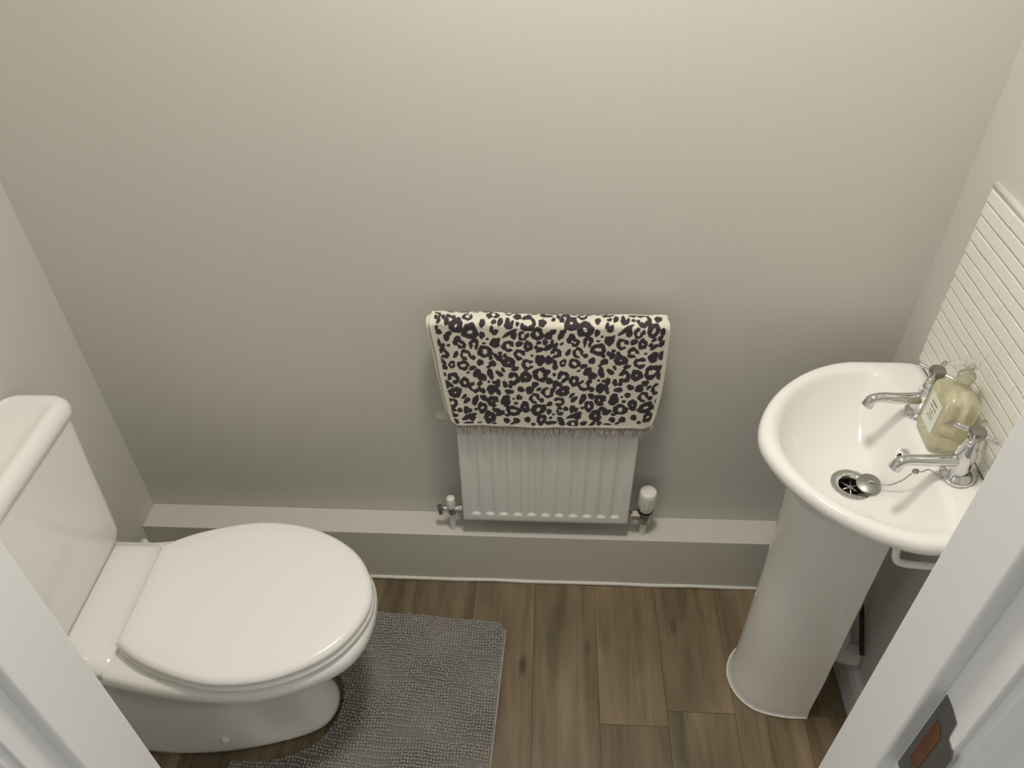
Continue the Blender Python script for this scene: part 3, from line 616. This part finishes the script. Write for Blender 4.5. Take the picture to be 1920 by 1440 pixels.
# ------------------------------------------------------------------ towel
SPOTS = np.array([(0.8007,0.8761,8.9,8.5,0,0.43,-150),(0.8049,0.8624,4,5.2,30,0,999),(1.0279,0.8729,4,5.2,30,0,999),(0.8141,0.8717,4,5.5,0,0,999),(1.0371,0.8822,4,5.5,0,0,999),(1.2601,0.8927,4,5.5,0,0,999),(0.8238,0.8767,5.4,4.6,0,0,999),(1.0468,0.8872,5.4,4.6,0,0,999),(0.833,0.8742,5.8,4.6,0,0,999),(1.056,0.8847,5.8,4.6,0,0,999),(0.8212,0.8628,5.4,7.1,0,0,999),(1.0442,0.8733,5.4,7.1,0,0,999),(0.8396,0.8547,13.8,12.9,0,0.17,999),(1.0626,0.8652,13.8,12.9,0,0.17,999),(0.8446,0.8666,5.5,5.5,0,0,999),(1.0676,0.8771,5.5,5.5,0,0,999),(0.8612,0.8754,10.5,8.9,0,0.36,-60),(1.0842,0.8859,10.5,8.9,0,0.36,-60),(0.8905,0.8601,5.8,7,20,0,999),(1.1135,0.8706,5.8,7,20,0,999),(0.8665,0.8418,16.5,14.1,0,0.26,999),(1.0895,0.8523,16.5,14.1,0,0.26,999),(0.9038,0.8769,5.5,5.8,0,0,999),(1.1268,0.8874,5.5,5.8,0,0,999),(0.8006,0.8451,3.2,6.2,20,0,999),(0.8046,0.8355,6.7,5.5,-15,0,999),(1.0276,0.846,6.7,5.5,-15,0,999),(0.8207,0.8282,5.8,10.7,25,0,999),(1.0437,0.8387,5.8,10.7,25,0,999),(0.8269,0.8382,4,4.5,0,0,999),(1.0499,0.8487,4,4.5,0,0,999),(0.8896,0.8348,5.5,7.3,10,0,999),(1.1126,0.8453,5.5,7.3,10,0,999),(0.8997,0.8257,3.2,2.5,-20,0,999),(1.1227,0.8362,3.2,2.5,-20,0,999),(0.8413,0.8243,7,6.1,0,0,999),(1.0643,0.8348,7,6.1,0,0,999),(0.8365,0.8153,5.5,6.2,0,0,999),(1.0595,0.8258,5.5,6.2,0,0,999),(0.8484,0.81,8.9,8.2,0,0.21,200),(1.0714,0.8205,8.9,8.2,0,0.21,200),(0.8731,0.8123,9.4,12,20,0.24,100),(1.0961,0.8228,9.4,12,20,0.24,100),(0.8928,0.815,4.1,2.3,0,0,999),(1.1158,0.8255,4.1,2.3,0,0,999),(0.8035,0.8078,3.7,7.6,0,0,999),(1.0265,0.8183,3.7,7.6,0,0,999),(0.8083,0.8012,6.7,4.6,0,0,999),(1.0313,0.8117,6.7,4.6,0,0,999),(1.2543,0.8222,6.7,4.6,0,0,999),(0.8126,0.8052,2.7,4,0,0,999),(1.0356,0.8157,2.7,4,0,0,999),(1.2586,0.8262,2.7,4,0,0,999),(0.8223,0.8066,4.5,2.7,-30,0,999),(1.0453,0.8171,4.5,2.7,-30,0,999),(0.8943,0.7938,15.3,11.6,0,0.34,999),(1.1173,0.8043,15.3,11.6,0,0.34,999),(0.8115,0.7831,10.9,10,0,0.24,150),(1.0345,0.7936,10.9,10,0,0.24,150),(1.2575,0.8041,10.9,10,0,0.24,150),(0.8356,0.7849,4.3,7.8,32,0,999),(1.0586,0.7954,4.3,7.8,32,0,999),(0.8551,0.7843,10.5,10.5,0,0.41,50),(1.0781,0.7948,10.5,10.5,0,0.41,50),(0.8698,0.7778,5.5,4.6,0,0,999),(1.0928,0.7883,5.5,4.6,0,0,999),(0.8836,0.7655,7,6.1,-30,0,999),(1.1066,0.776,7,6.1,-30,0,999),(0.8083,0.7612,8,4.3,40,0,999),(1.0313,0.7717,8,4.3,40,0,999),(1.2543,0.7822,8,4.3,40,0,999),(0.8109,0.7472,5.8,5.5,0,0,999),(1.0339,0.7577,5.8,5.5,0,0,999),(1.2569,0.7682,5.8,5.5,0,0,999),(0.8264,0.7581,6.1,8.2,35,0.26,999),(1.0494,0.7686,6.1,8.2,35,0.26,999),(0.8492,0.757,11.8,9.4,0,0.36,999),(1.0722,0.7675,11.8,9.4,0,0.36,999),(0.8678,0.7505,7.8,4.3,-22,0,999),(1.0908,0.761,7.8,4.3,-22,0,999),(0.9053,0.7787,4,4.5,0,0,999),(1.1283,0.7892,4,4.5,0,0,999),(0.9107,0.8807,13.4,7.6,0,0.39,-90),(1.1337,0.8912,13.4,7.6,0,0.39,-90),(0.9404,0.885,7.1,2.5,0,0,999),(1.1634,0.8955,7.1,2.5,0,0,999),(0.9581,0.8797,8.2,7.6,-20,0,999),(1.1811,0.8902,8.2,7.6,-20,0,999),(0.9817,0.8886,5.4,2,0,0,999),(1.2047,0.8991,5.4,2,0,0,999),(0.9128,0.8628,5.5,3.9,-20,0,999),(1.1358,0.8733,5.5,3.9,-20,0,999),(0.9252,0.8641,5.2,7.8,20,0,999),(1.1482,0.8746,5.2,7.8,20,0,999),(0.9388,0.8634,4.6,10,5,0,999),(1.1618,0.8739,4.6,10,5,0,999),(0.9418,0.8571,8.9,5.8,0,0,999),(1.1648,0.8676,8.9,5.8,0,0,999),(0.9491,0.8636,2.9,4.6,0,0,999),(1.1721,0.8741,2.9,4.6,0,0,999),(0.9584,0.8612,4.1,3.7,0,0,999),(1.1814,0.8717,4.1,3.7,0,0,999),(0.9785,0.8654,14.7,16.1,0,0.43,190),(1.2015,0.8759,14.7,16.1,0,0.43,190),(0.7908,0.8736,13.4,4.3,5,0,999),(1.0138,0.8841,13.4,4.3,5,0,999),(1.2368,0.8946,13.4,4.3,5,0,999),(0.7835,0.8544,8,7.1,0,0,999),(1.0065,0.8649,8,7.1,0,0,999),(1.2295,0.8754,8,7.1,0,0,999),(0.9082,0.8493,3.7,5.5,25,0,999),(1.1312,0.8598,3.7,5.5,25,0,999),(0.9149,0.843,7.3,5.2,-30,0,999),(1.1379,0.8535,7.3,5.2,-30,0,999),(0.9433,0.8409,16.9,3.7,-30,0,999),(1.1663,0.8514,16.9,3.7,-30,0,999),(0.9514,0.8357,6.2,8.2,10,0,999),(1.1744,0.8462,6.2,8.2,10,0,999),(0.9691,0.8345,9.6,9.4,0,0.36,-50),(1.1921,0.845,9.6,9.4,0,0.36,-50),(0.9785,0.8374,4.1,4.1,0,0,999),(1.2015,0.8479,4.1,4.1,0,0,999),(0.7744,0.8296,12.5,12.7,0,0.28,999),(0.9974,0.8401,12.5,12.7,0,0.28,999),(1.2204,0.8506,12.5,12.7,0,0.28,999),(0.9142,0.8161,9.6,9.6,0,0,999),(1.1372,0.8266,9.6,9.6,0,0,999),(0.9204,0.8207,4,8,20,0,999),(1.1434,0.8312,4,8,20,0,999),(0.9403,0.8084,12.5,10.7,0,0.36,20),(1.1633,0.8189,12.5,10.7,0,0.36,20),(0.9621,0.8145,7.8,5.5,-18,0,999),(1.1851,0.825,7.8,5.5,-18,0,999),(0.9795,0.8094,9.1,10.5,0,0.17,999),(1.2025,0.8199,9.1,10.5,0,0.17,999),(0.7773,0.8083,5.5,3.6,-15,0,999),(1.0003,0.8188,5.5,3.6,-15,0,999),(1.2233,0.8293,5.5,3.6,-15,0,999),(0.7898,0.8097,5.5,6.1,0,0,999),(1.0128,0.8202,5.5,6.1,0,0,999),(1.2358,0.8307,5.5,6.1,0,0,999),(0.7722,0.7965,4.3,4.5,0,0,999),(0.9952,0.807,4.3,4.5,0,0,999),(1.2182,0.8175,4.3,4.5,0,0,999),(0.7793,0.7905,8.2,4.6,-25,0,999),(1.0023,0.801,8.2,4.6,-25,0,999),(1.2253,0.8115,8.2,4.6,-25,0,999),(0.9624,0.7876,11.1,10.5,0,0.33,30),(1.1854,0.7981,11.1,10.5,0,0.33,30),(0.9875,0.786,3.2,2.3,0,0,999),(1.2105,0.7965,3.2,2.3,0,0,999),(0.9148,0.7847,4.3,4.5,0,0,999),(1.1378,0.7952,4.3,4.5,0,0,999),(0.9242,0.7906,4.6,3.7,0,0,999),(1.1472,0.8011,4.6,3.7,0,0,999),(0.9338,0.7846,4.6,4.5,0,0,999),(1.1568,0.7951,4.6,4.5,0,0,999),(0.9226,0.778,6.7,6.4,0,0,999),(1.1456,0.7885,6.7,6.4,0,0,999),(0.9053,0.7776,4.3,3.4,0,0,999),(1.1283,0.7881,4.3,3.4,0,0,999),(0.9085,0.7638,7.6,5.9,0,0,999),(1.1315,0.7743,7.6,5.9,0,0,999),(0.9011,0.7555,5.8,2.9,-30,0,999),(1.1241,0.766,5.8,2.9,-30,0,999),(0.9406,0.7676,13.8,10,0,0.13,999),(1.1636,0.7781,13.8,10,0,0.13,999),(0.9788,0.7622,12.3,10.3,0,0.36,-5),(1.2018,0.7727,12.3,10.3,0,0.36,-5),(0.7805,0.7645,10,10.5,0,0,999),(1.0035,0.775,10,10.5,0,0,999),(1.2265,0.7855,10,10.5,0,0,999),(0.9538,0.7516,7.8,4.3,-16,0,999),(1.1768,0.7621,7.8,4.3,-16,0,999),(0.9296,0.7481,3.2,5.5,-35,0,999),(1.1526,0.7586,3.2,5.5,-35,0,999),(0.8097,0.7277,3.7,3.7,0,0,999),(1.0327,0.7382,3.7,3.7,0,0,999),(1.2557,0.7487,3.7,3.7,0,0,999),(0.8279,0.7219,11.7,10.9,0,0.31,130),(1.0509,0.7324,11.7,10.9,0,0.31,130),(0.8584,0.7387,4.2,2.3,-20,0,999),(1.0814,0.7492,4.2,2.3,-20,0,999),(0.8502,0.7113,9.9,10.4,0,0.26,999),(1.0732,0.7218,9.9,10.4,0,0.26,999),(0.8131,0.706,6.2,5,0,0,999),(1.0361,0.7165,6.2,5,0,0,999),(1.2591,0.727,6.2,5,0,0,999),(0.8114,0.6974,4.2,6.5,0,0,999),(1.0344,0.7079,4.2,6.5,0,0,999),(1.2574,0.7184,4.2,6.5,0,0,999),(0.8213,0.7012,5.4,4.2,0,0,999),(1.0443,0.7117,5.4,4.2,0,0,999),(0.8289,0.6835,13.7,9.6,-20,0.13,999),(1.0519,0.694,13.7,9.6,-20,0.13,999),(0.8705,0.6998,12,10.6,0,0.43,-75),(1.0935,0.7103,12,10.6,0,0.43,-75),(0.8816,0.7107,5.2,4.2,0,0,999),(1.1046,0.7212,5.2,4.2,0,0,999),(0.8862,0.6902,6.5,5,30,0,999),(1.1092,0.7007,6.5,5,30,0,999),(0.8774,0.74,7.5,6.5,0,0,999),(1.1004,0.7505,7.5,6.5,0,0,999),(0.8864,0.7263,9.2,7.3,0,0,999),(1.1094,0.7368,9.2,7.3,0,0,999),(0.8729,0.7329,5.4,5.2,0,0,999),(1.0959,0.7434,5.4,5.2,0,0,999),(0.9036,0.7358,6,11.2,-15,0,999),(1.1266,0.7463,6,11.2,-15,0,999),(0.8998,0.7148,3.1,2.7,0,0,999),(1.1228,0.7253,3.1,2.7,0,0,999),(0.8472,0.6724,6.7,3.3,-40,0,999),(1.0702,0.6829,6.7,3.3,-40,0,999),(0.8521,0.6616,8.1,4.4,-38,0,999),(1.0751,0.6721,8.1,4.4,-38,0,999),(0.8701,0.6628,5.7,10.9,25,0,999),(1.0931,0.6733,5.7,10.9,25,0,999),(0.8877,0.6707,7.5,5.4,30,0,999),(1.1107,0.6812,7.5,5.4,30,0,999),(0.9034,0.6929,6.9,9.6,0,0,999),(1.1264,0.7034,6.9,9.6,0,0,999),(0.8217,0.654,10.4,8.9,0,0.36,170),(1.0447,0.6645,10.4,8.9,0,0.36,170),(0.836,0.635,5.4,4.4,0,0,999),(1.059,0.6455,5.4,4.4,0,0,999),(0.8234,0.6354,5.4,3.3,0,0,999),(1.0464,0.6459,5.4,3.3,0,0,999),(0.819,0.627,3.3,2.7,0,0,999),(1.042,0.6375,3.3,2.7,0,0,999),(1.265,0.648,3.3,2.7,0,0,999),(0.8497,0.6347,5.7,7.5,10,0,999),(1.0727,0.6452,5.7,7.5,10,0,999),(0.8568,0.6327,5.2,4.4,-20,0,999),(1.0798,0.6432,5.2,4.4,-20,0,999),(0.8701,0.6376,3.5,2.9,0,0,999),(1.0931,0.6481,3.5,2.9,0,0,999),(0.884,0.6425,9.6,10.9,0,0.26,999),(1.107,0.653,9.6,10.9,0,0.26,999),(0.8252,0.6203,6.5,3.7,-10,0,999),(1.0482,0.6308,6.5,3.7,-10,0,999),(0.8549,0.6167,15.6,4.4,-20,0,999),(1.0779,0.6272,15.6,4.4,-20,0,999),(0.8614,0.6131,6.9,6.5,0,0,999),(1.0844,0.6236,6.9,6.5,0,0,999),(0.8259,0.6028,6.5,5.2,20,0,999),(1.0489,0.6133,6.5,5.2,20,0,999),(0.8298,0.592,6,5.2,0,0,999),(1.0528,0.6025,6,5.2,0,0,999),(0.8527,0.592,11,7.3,0,0.34,999),(1.0757,0.6025,11,7.3,0,0.34,999),(0.8751,0.5935,6.9,4.2,-15,0,999),(1.0981,0.604,6.9,4.2,-15,0,999),(0.8991,0.6158,11.7,11.7,0,0.15,999),(1.1221,0.6263,11.7,11.7,0,0.15,999),(0.9036,0.6609,9.2,9.9,0,0.21,999),(1.1266,0.6714,9.2,9.9,0,0.21,999),(0.8928,0.591,7.5,3.3,-40,0,999),(1.1158,0.6015,7.5,3.3,-40,0,999),(0.9219,0.7377,8.5,4.7,32,0,999),(1.1449,0.7482,8.5,4.7,32,0,999),(0.9507,0.7253,11.7,12.7,0,0.3,170),(1.1737,0.7358,11.7,12.7,0,0.3,170),(0.9749,0.7302,11.7,10.9,0,0.14,999),(1.1979,0.7407,11.7,10.9,0,0.14,999),(0.7818,0.726,14.8,13.7,0,0.39,999),(1.0048,0.7365,14.8,13.7,0,0.39,999),(1.2278,0.747,14.8,13.7,0,0.39,999),(0.9182,0.7118,5.2,8.1,5,0,999),(1.1412,0.7223,5.2,8.1,5,0,999),(0.9108,0.713,4.8,3.3,20,0,999),(1.1338,0.7235,4.8,3.3,20,0,999),(0.933,0.7094,4.8,7.1,-15,0,999),(1.156,0.7199,4.8,7.1,-15,0,999),(0.9436,0.7054,4.8,4.4,0,0,999),(1.1666,0.7159,4.8,4.4,0,0,999),(0.9413,0.6897,9.2,4.7,0,0,999),(1.1643,0.7002,9.2,4.7,0,0,999),(0.9039,0.6943,8.1,9.2,0,0,999),(1.1269,0.7048,8.1,9.2,0,0,999),(0.9167,0.6918,4.6,10.9,-28,0,999),(1.1397,0.7023,4.6,10.9,-28,0,999),(0.9654,0.6975,7.1,5.4,20,0,999),(1.1884,0.708,7.1,5.4,20,0,999),(0.9835,0.6952,8.3,7.5,-20,0,999),(1.2065,0.7057,8.3,7.5,-20,0,999),(0.771,0.6992,7.1,5.7,-10,0,999),(0.994,0.7097,7.1,5.7,-10,0,999),(1.217,0.7202,7.1,5.7,-10,0,999),(0.7791,0.6867,5.4,3.5,-25,0,999),(1.0021,0.6972,5.4,3.5,-25,0,999),(1.2251,0.7077,5.4,3.5,-25,0,999),(1.0204,0.6891,12.5,10.4,0,0.43,-60),(1.2434,0.6996,12.5,10.4,0,0.43,-60),(1.0303,0.6958,4.7,4.7,0,0,999),(1.2533,0.7063,4.7,4.7,0,0,999),(0.9074,0.661,10.9,10.6,0,0.33,30),(1.1304,0.6715,10.9,10.6,0,0.33,30),(0.9339,0.6633,9.2,11.7,15,0,999),(1.1569,0.6738,9.2,11.7,15,0,999),(0.9502,0.6704,2.7,2.1,0,0,999),(1.1732,0.6809,2.7,2.1,0,0,999),(0.9616,0.6751,6.2,5.2,0,0,999),(1.1846,0.6856,6.2,5.2,0,0,999),(0.955,0.658,4.2,3.1,0,0,999),(1.178,0.6685,4.2,3.1,0,0,999),(0.7708,0.6619,10.2,10,0,0.39,40),(0.9938,0.6724,10.2,10,0,0.39,40),(1.2168,0.6829,10.2,10,0,0.39,40),(0.7849,0.6565,5.4,4.4,20,0,999),(1.0079,0.667,5.4,4.4,20,0,999),(1.2309,0.6775,5.4,4.4,20,0,999),(0.9494,0.6356,14.8,9.9,5,0.33,999),(1.1724,0.6461,14.8,9.9,5,0.33,999),(0.974,0.6483,8.9,11.2,-10,0.12,999),(1.197,0.6588,8.9,11.2,-10,0.12,999),(0.7787,0.6312,15.4,10.4,-12,0.26,999),(1.0017,0.6417,15.4,10.4,-12,0.26,999),(1.2247,0.6522,15.4,10.4,-12,0.26,999),(1.0248,0.6565,6.5,4.4,-30,0,999),(1.2478,0.667,6.5,4.4,-30,0,999),(1.0242,0.6349,5.4,5.4,0,0,999),(1.2472,0.6454,5.4,5.4,0,0,999),(1.0336,0.6269,3.1,2.3,-20,0,999),(1.2566,0.6374,3.1,2.3,-20,0,999),(1.0279,0.6169,3.7,2.7,0,0,999),(1.2509,0.6274,3.7,2.7,0,0,999),(0.9133,0.6359,8.5,4.6,10,0,999),(1.1363,0.6464,8.5,4.6,10,0,999),(0.9219,0.6272,9.6,5,-22,0,999),(1.1449,0.6377,9.6,5,-22,0,999),(0.9355,0.6215,4.8,2.6,20,0,999),(1.1585,0.632,4.8,2.6,20,0,999),(0.9348,0.6063,6.5,5.2,20,0,999),(1.1578,0.6168,6.5,5.2,20,0,999),(0.9558,0.6069,6.9,5.7,0,0,999),(1.1788,0.6174,6.9,5.7,0,0,999),(0.9468,0.5974,5.7,2.5,-28,0,999),(1.1698,0.6079,5.7,2.5,-28,0,999),(0.9795,0.6123,6.2,5.7,0,0,999),(1.2025,0.6228,6.2,5.7,0,0,999),(0.9917,0.5996,4.4,3.1,0,0,999),(1.2147,0.6101,4.4,3.1,0,0,999),(0.7857,0.6027,9.4,10.6,25,0.24,999),(1.0087,0.6132,9.4,10.6,25,0.24,999),(1.2317,0.6237,9.4,10.6,25,0.24,999),(1.0287,0.6031,12.3,3.6,0,0,999),(1.2517,0.6136,12.3,3.6,0,0,999),(0.9079,0.5946,5,4.7,-20,0,999),(1.1309,0.6051,5,4.7,-20,0,999),(0.8967,0.5942,3.3,2.9,0,0,999),(1.1197,0.6047,3.3,2.9,0,0,999),(0.9257,0.5928,8.1,1.9,0,0,999),(1.1487,0.6033,8.1,1.9,0,0,999),(1.0186,0.8358,8.6,7.5,0,0,999),(1.2416,0.8463,8.6,7.5,0,0,999),(1.0182,0.8067,9.6,5.4,-30,0,999),(1.2412,0.8172,9.6,5.4,-30,0,999),(1.0209,0.7755,7.5,8.6,0,0,999),(1.2439,0.786,7.5,8.6,0,0,999),(1.0184,0.7448,6.4,5.4,0,0,999),(1.2414,0.7553,6.4,5.4,0,0,999),(1.0232,0.7207,7.5,6.4,20,0,999),(1.2462,0.7312,7.5,6.4,20,0,999)])
def paint(X, Z, seed=0):
    """dark print amount 0..1 at cloth points (X across, Z unrolled height)"""
    A = np.zeros(X.shape); r_ = np.random.RandomState(5)
    for s in SPOTS:
        sx = .00101+(.877-s[1])*.00045; sz = .00126+(.877-s[1])*.00117
        ph = r_.rand(4)*6.28
        du = (X-s[0])/sx; dv = (s[1]-Z)/sz
        R0 = max(s[2], s[3])*1.5
        mk = (np.abs(du) < R0) & (np.abs(dv) < R0)
        if not mk.any(): continue
        u, v = du[mk], dv[mk]; an = math.radians(s[4])
        ur = u*math.cos(an)+v*math.sin(an); vr = -u*math.sin(an)+v*math.cos(an)
        th = np.arctan2(vr/s[3], ur/s[2]); rho = np.hypot(ur/s[2], vr/s[3])
        rim = 1+.07*np.sin(3*th+ph[0])+.05*np.sin(5*th+ph[1])+.03*np.sin(8*th+ph[2])
        soft = .55/min(s[2], s[3])
        a = np.clip((rim-rho)/soft+.5, 0, 1)
        if s[5] > 0:
            hr = s[5]*(1+.22*np.sin(2*th+ph[3])+.12*np.sin(5*th+ph[0]))
            hole = np.clip((hr-rho)/soft+.5, 0, 1)
            if s[6] < 900:
                g0 = math.radians(s[6]); tt = np.arctan2(v, u)
                dd = np.abs((tt-g0+math.pi) % (2*math.pi)-math.pi)
                gap = np.clip((.30-dd)/.12+.5, 0, 1)*np.clip((rho-s[5]*.5)/.1, 0, 1)
                hole = np.maximum(hole, gap)
            a = a*(1-hole)
        A[mk] = np.maximum(A[mk], a)
    return A
towel = empty('leopard_print_towel', (1.02, -.05, RZ1), 'cream towel with dark leopard spots and grey fringe over the radiator', 'towel')
LE = [(1.0, .787), (.877, .787), (.842, .789), (.805, .793), (.783, .796), (.732, .800), (.667, .808), (.615, .814), (.585, .824), (.5, .824)]
RE = [(1.0, 1.248), (.882, 1.248), (.831, 1.252), (.75, 1.254), (.685, 1.253), (.617, 1.247), (.595, 1.240), (.5, 1.240)]
def edge(T, z): 
    T = sorted(T); return float(np.interp(z, [t[0] for t in T], [t[1] for t in T]))
def towel_sheet(name, zb, yoff, xoff, back_len, m, zshift=0, trim=.0065, cut=None):
    top = RZ1+.015+yoff*.9
    yf = RYF-.008-yoff; yb = -.050+yoff
    # path from the front hem up, over the top and down behind the panel: (y, z, unrolled z)
    path = []; nz = int((top-.010-zb)/.00105)
    for i in range(nz+1):
        z = zb+(top-.010-zb)*i/nz; path.append((yf, z, z))
    zz = top-.010; rr = .010
    ln = zz
    for i in range(1, 13):
        a = math.pi/2*i/12; ln += rr*math.pi/24; path.append((yf+rr*(1-math.cos(a)), zz+rr*math.sin(a), ln))
    nt_ = 10; y0 = yf+rr; y1 = yb-rr
    for i in range(1, nt_+1):
        ln += (y1-y0)/nt_; path.append((y0+(y1-y0)*i/nt_, zz+rr+.001*math.sin(math.pi*i/nt_), ln))
    for i in range(1, 9):
        a = math.pi/2*i/8; ln += rr*math.pi/16; path.append((y1+rr*math.sin(a), zz+rr*math.cos(a), ln))
    nb_ = int(back_len/.003)
    for i in range(1, nb_+1):
        ln += .003; path.append((yb, zz-.003*i, ln))
    NX = 430
    s = np.linspace(0, 1, NX+1)
    V = np.zeros((len(path), NX+1, 3)); U = np.zeros((len(path), NX+1)); XX = np.zeros_like(U)
    for j, (y, z, l_) in enumerate(path):
        ze = z if y < -.05 else .88
        xl, xr = edge(LE, ze)+xoff, edge(RE, ze)-abs(xoff)*.3
        x = xl+(xr-xl)*s
        wv = .0022*np.sin(s*9.0+1+z*6)+.0012*np.sin(s*23+z*17)
        low = max(0, (.80-z)/.22) if y < -.05 else 0
        # overhanging side edges droop back towards the wall
        ov = np.clip((RX0+.004-x)/.03, 0, 1)+np.clip((x-RX1+.004)/.03, 0, 1)
        V[j, :, 0] = x
        V[j, :, 1] = y-np.abs(wv)*(.3+low)*(1 if y < -.05 else 0)+ov*.010*(1 if y < -.05 else 0)
        V[j, :, 2] = z+(wv*.7-ov**2*.006)*(1 if z > zz-.001 else 0)+(.0018*np.sin(s*7+2) if j < 3 else 0)
        U[j] = l_; XX[j] = x
    Uw = U+zshift; P = paint(XX-xoff, np.where(Uw > .889, Uw-.292, Uw))
    # plain woven selvage at both sides
    dl = (s*0+1)[None, :]*0
    wdt = (XX[:, -1]-XX[:, 0])[:, None]
    e_ = np.minimum(s[None, :], 1-s[None, :])*wdt
    P = np.where(e_ < trim, 0, P)
    n = NX+1; idx = np.arange(len(path)*n).reshape(len(path), n)
    F = np.stack([idx[:-1, :-1], idx[:-1, 1:], idx[1:, 1:], idx[1:, :-1]], -1).reshape(-1, 4)
    me = bpy.data.meshes.new(name); VV = V.reshape(-1, 3)
    me.vertices.add(len(VV)); me.vertices.foreach_set('co', VV.ravel())
    me.loops.add(F.size); me.loops.foreach_set('vertex_index', F.ravel().astype(np.int32))
    me.polygons.add(len(F)); me.polygons.foreach_set('loop_start', np.arange(0, F.size, 4, dtype=np.int32))
    me.update(calc_edges=True)
    at_ = me.attributes.new('print', 'FLOAT', 'POINT'); at_.data.foreach_set('value', P.ravel().astype(np.float32))
    o = link(name, me, m, towel, True)
    sd = o.modifiers.new('thick', 'SOLIDIFY'); sd.thickness = .0028; sd.offset = 0
    return o, V
front, VF = towel_sheet('front_layer', .592, .004, 0, .028, 'leopard_cloth')
inner, VI = towel_sheet('inner_layer', .612, -.0015, -.0075, .026, 'leopard_cloth', .11)
# rolled selvage edges
for kx, nm in ((0, 'left'), (-1, 'right')):
    pp = [tuple(VF[j, kx]) for j in range(0, 262, 9)]
    tube('selvage', pp, .0030, 'cream_selvage', towel, 8, sub=1)
pp = [tuple(VI[j, 0]) for j in range(0, 250, 9)]
tube('selvage', pp, .0028, 'cream_selvage', towel, 8, sub=1)
# fringe
rg = random.Random(21); V, F = [], []
xl, xr = VF[0, 0, 0]+.003, VF[0, -1, 0]-.004
nstr = 520
for i in range(nstr):
    t = (i+rg.random())/nstr; x = xl+(xr-xl)*t
    k = min(int(t*430), 430); y = VF[0, k, 1]; z = VF[0, k, 2]+.003
    l_ = rg.uniform(.018, .038); dx = rg.uniform(-.007, .007); dy = rg.uniform(-.008, .004); r = rg.uniform(.0008, .0017)
    pts = [Vector((x, y+rg.uniform(-.0015, .0015), z)), Vector((x+dx*.35, y+dy*.2, z-l_*.4)), Vector((x+dx, y+dy, z-l_))]
    b0 = len(V)
    for q, p in enumerate(pts):
        rr = r*(1, .9, .35)[q]
        for a in range(4): V.append((p.x+rr*math.cos(a*math.pi/2), p.y+rr*math.sin(a*math.pi/2), p.z))
    for q in range(2):
        for a in range(4): F.append((b0+q*4+a, b0+q*4+(a+1) % 4, b0+q*4+4+(a+1) % 4, b0+q*4+4+a))
tag(link('fringe', pyd(V, F), 'fringe_thread', towel), kind='stuff')
hm = [tuple(Vector(VF[0, k])+Vector((0, -.0015, .001))) for k in range(6, 425, 16)]
tube('hem_band', hm, .0030, 'fringe_thread', towel, 8, sub=2)
# care tag showing at the left and a small hanging toggle at the right
o = boxes('care_tag', [(.782, .806, -.0745, -.0735, .592, .611)], 'clear_plastic', towel); o['label'] = 'translucent care tag'
lathe('toggle', [(0, -.012), (.0035, -.010), (.0045, 0), (.0035, .010), (0, .012)], (1.2435, -.080, .592), 'cream_selvage', towel, 12)
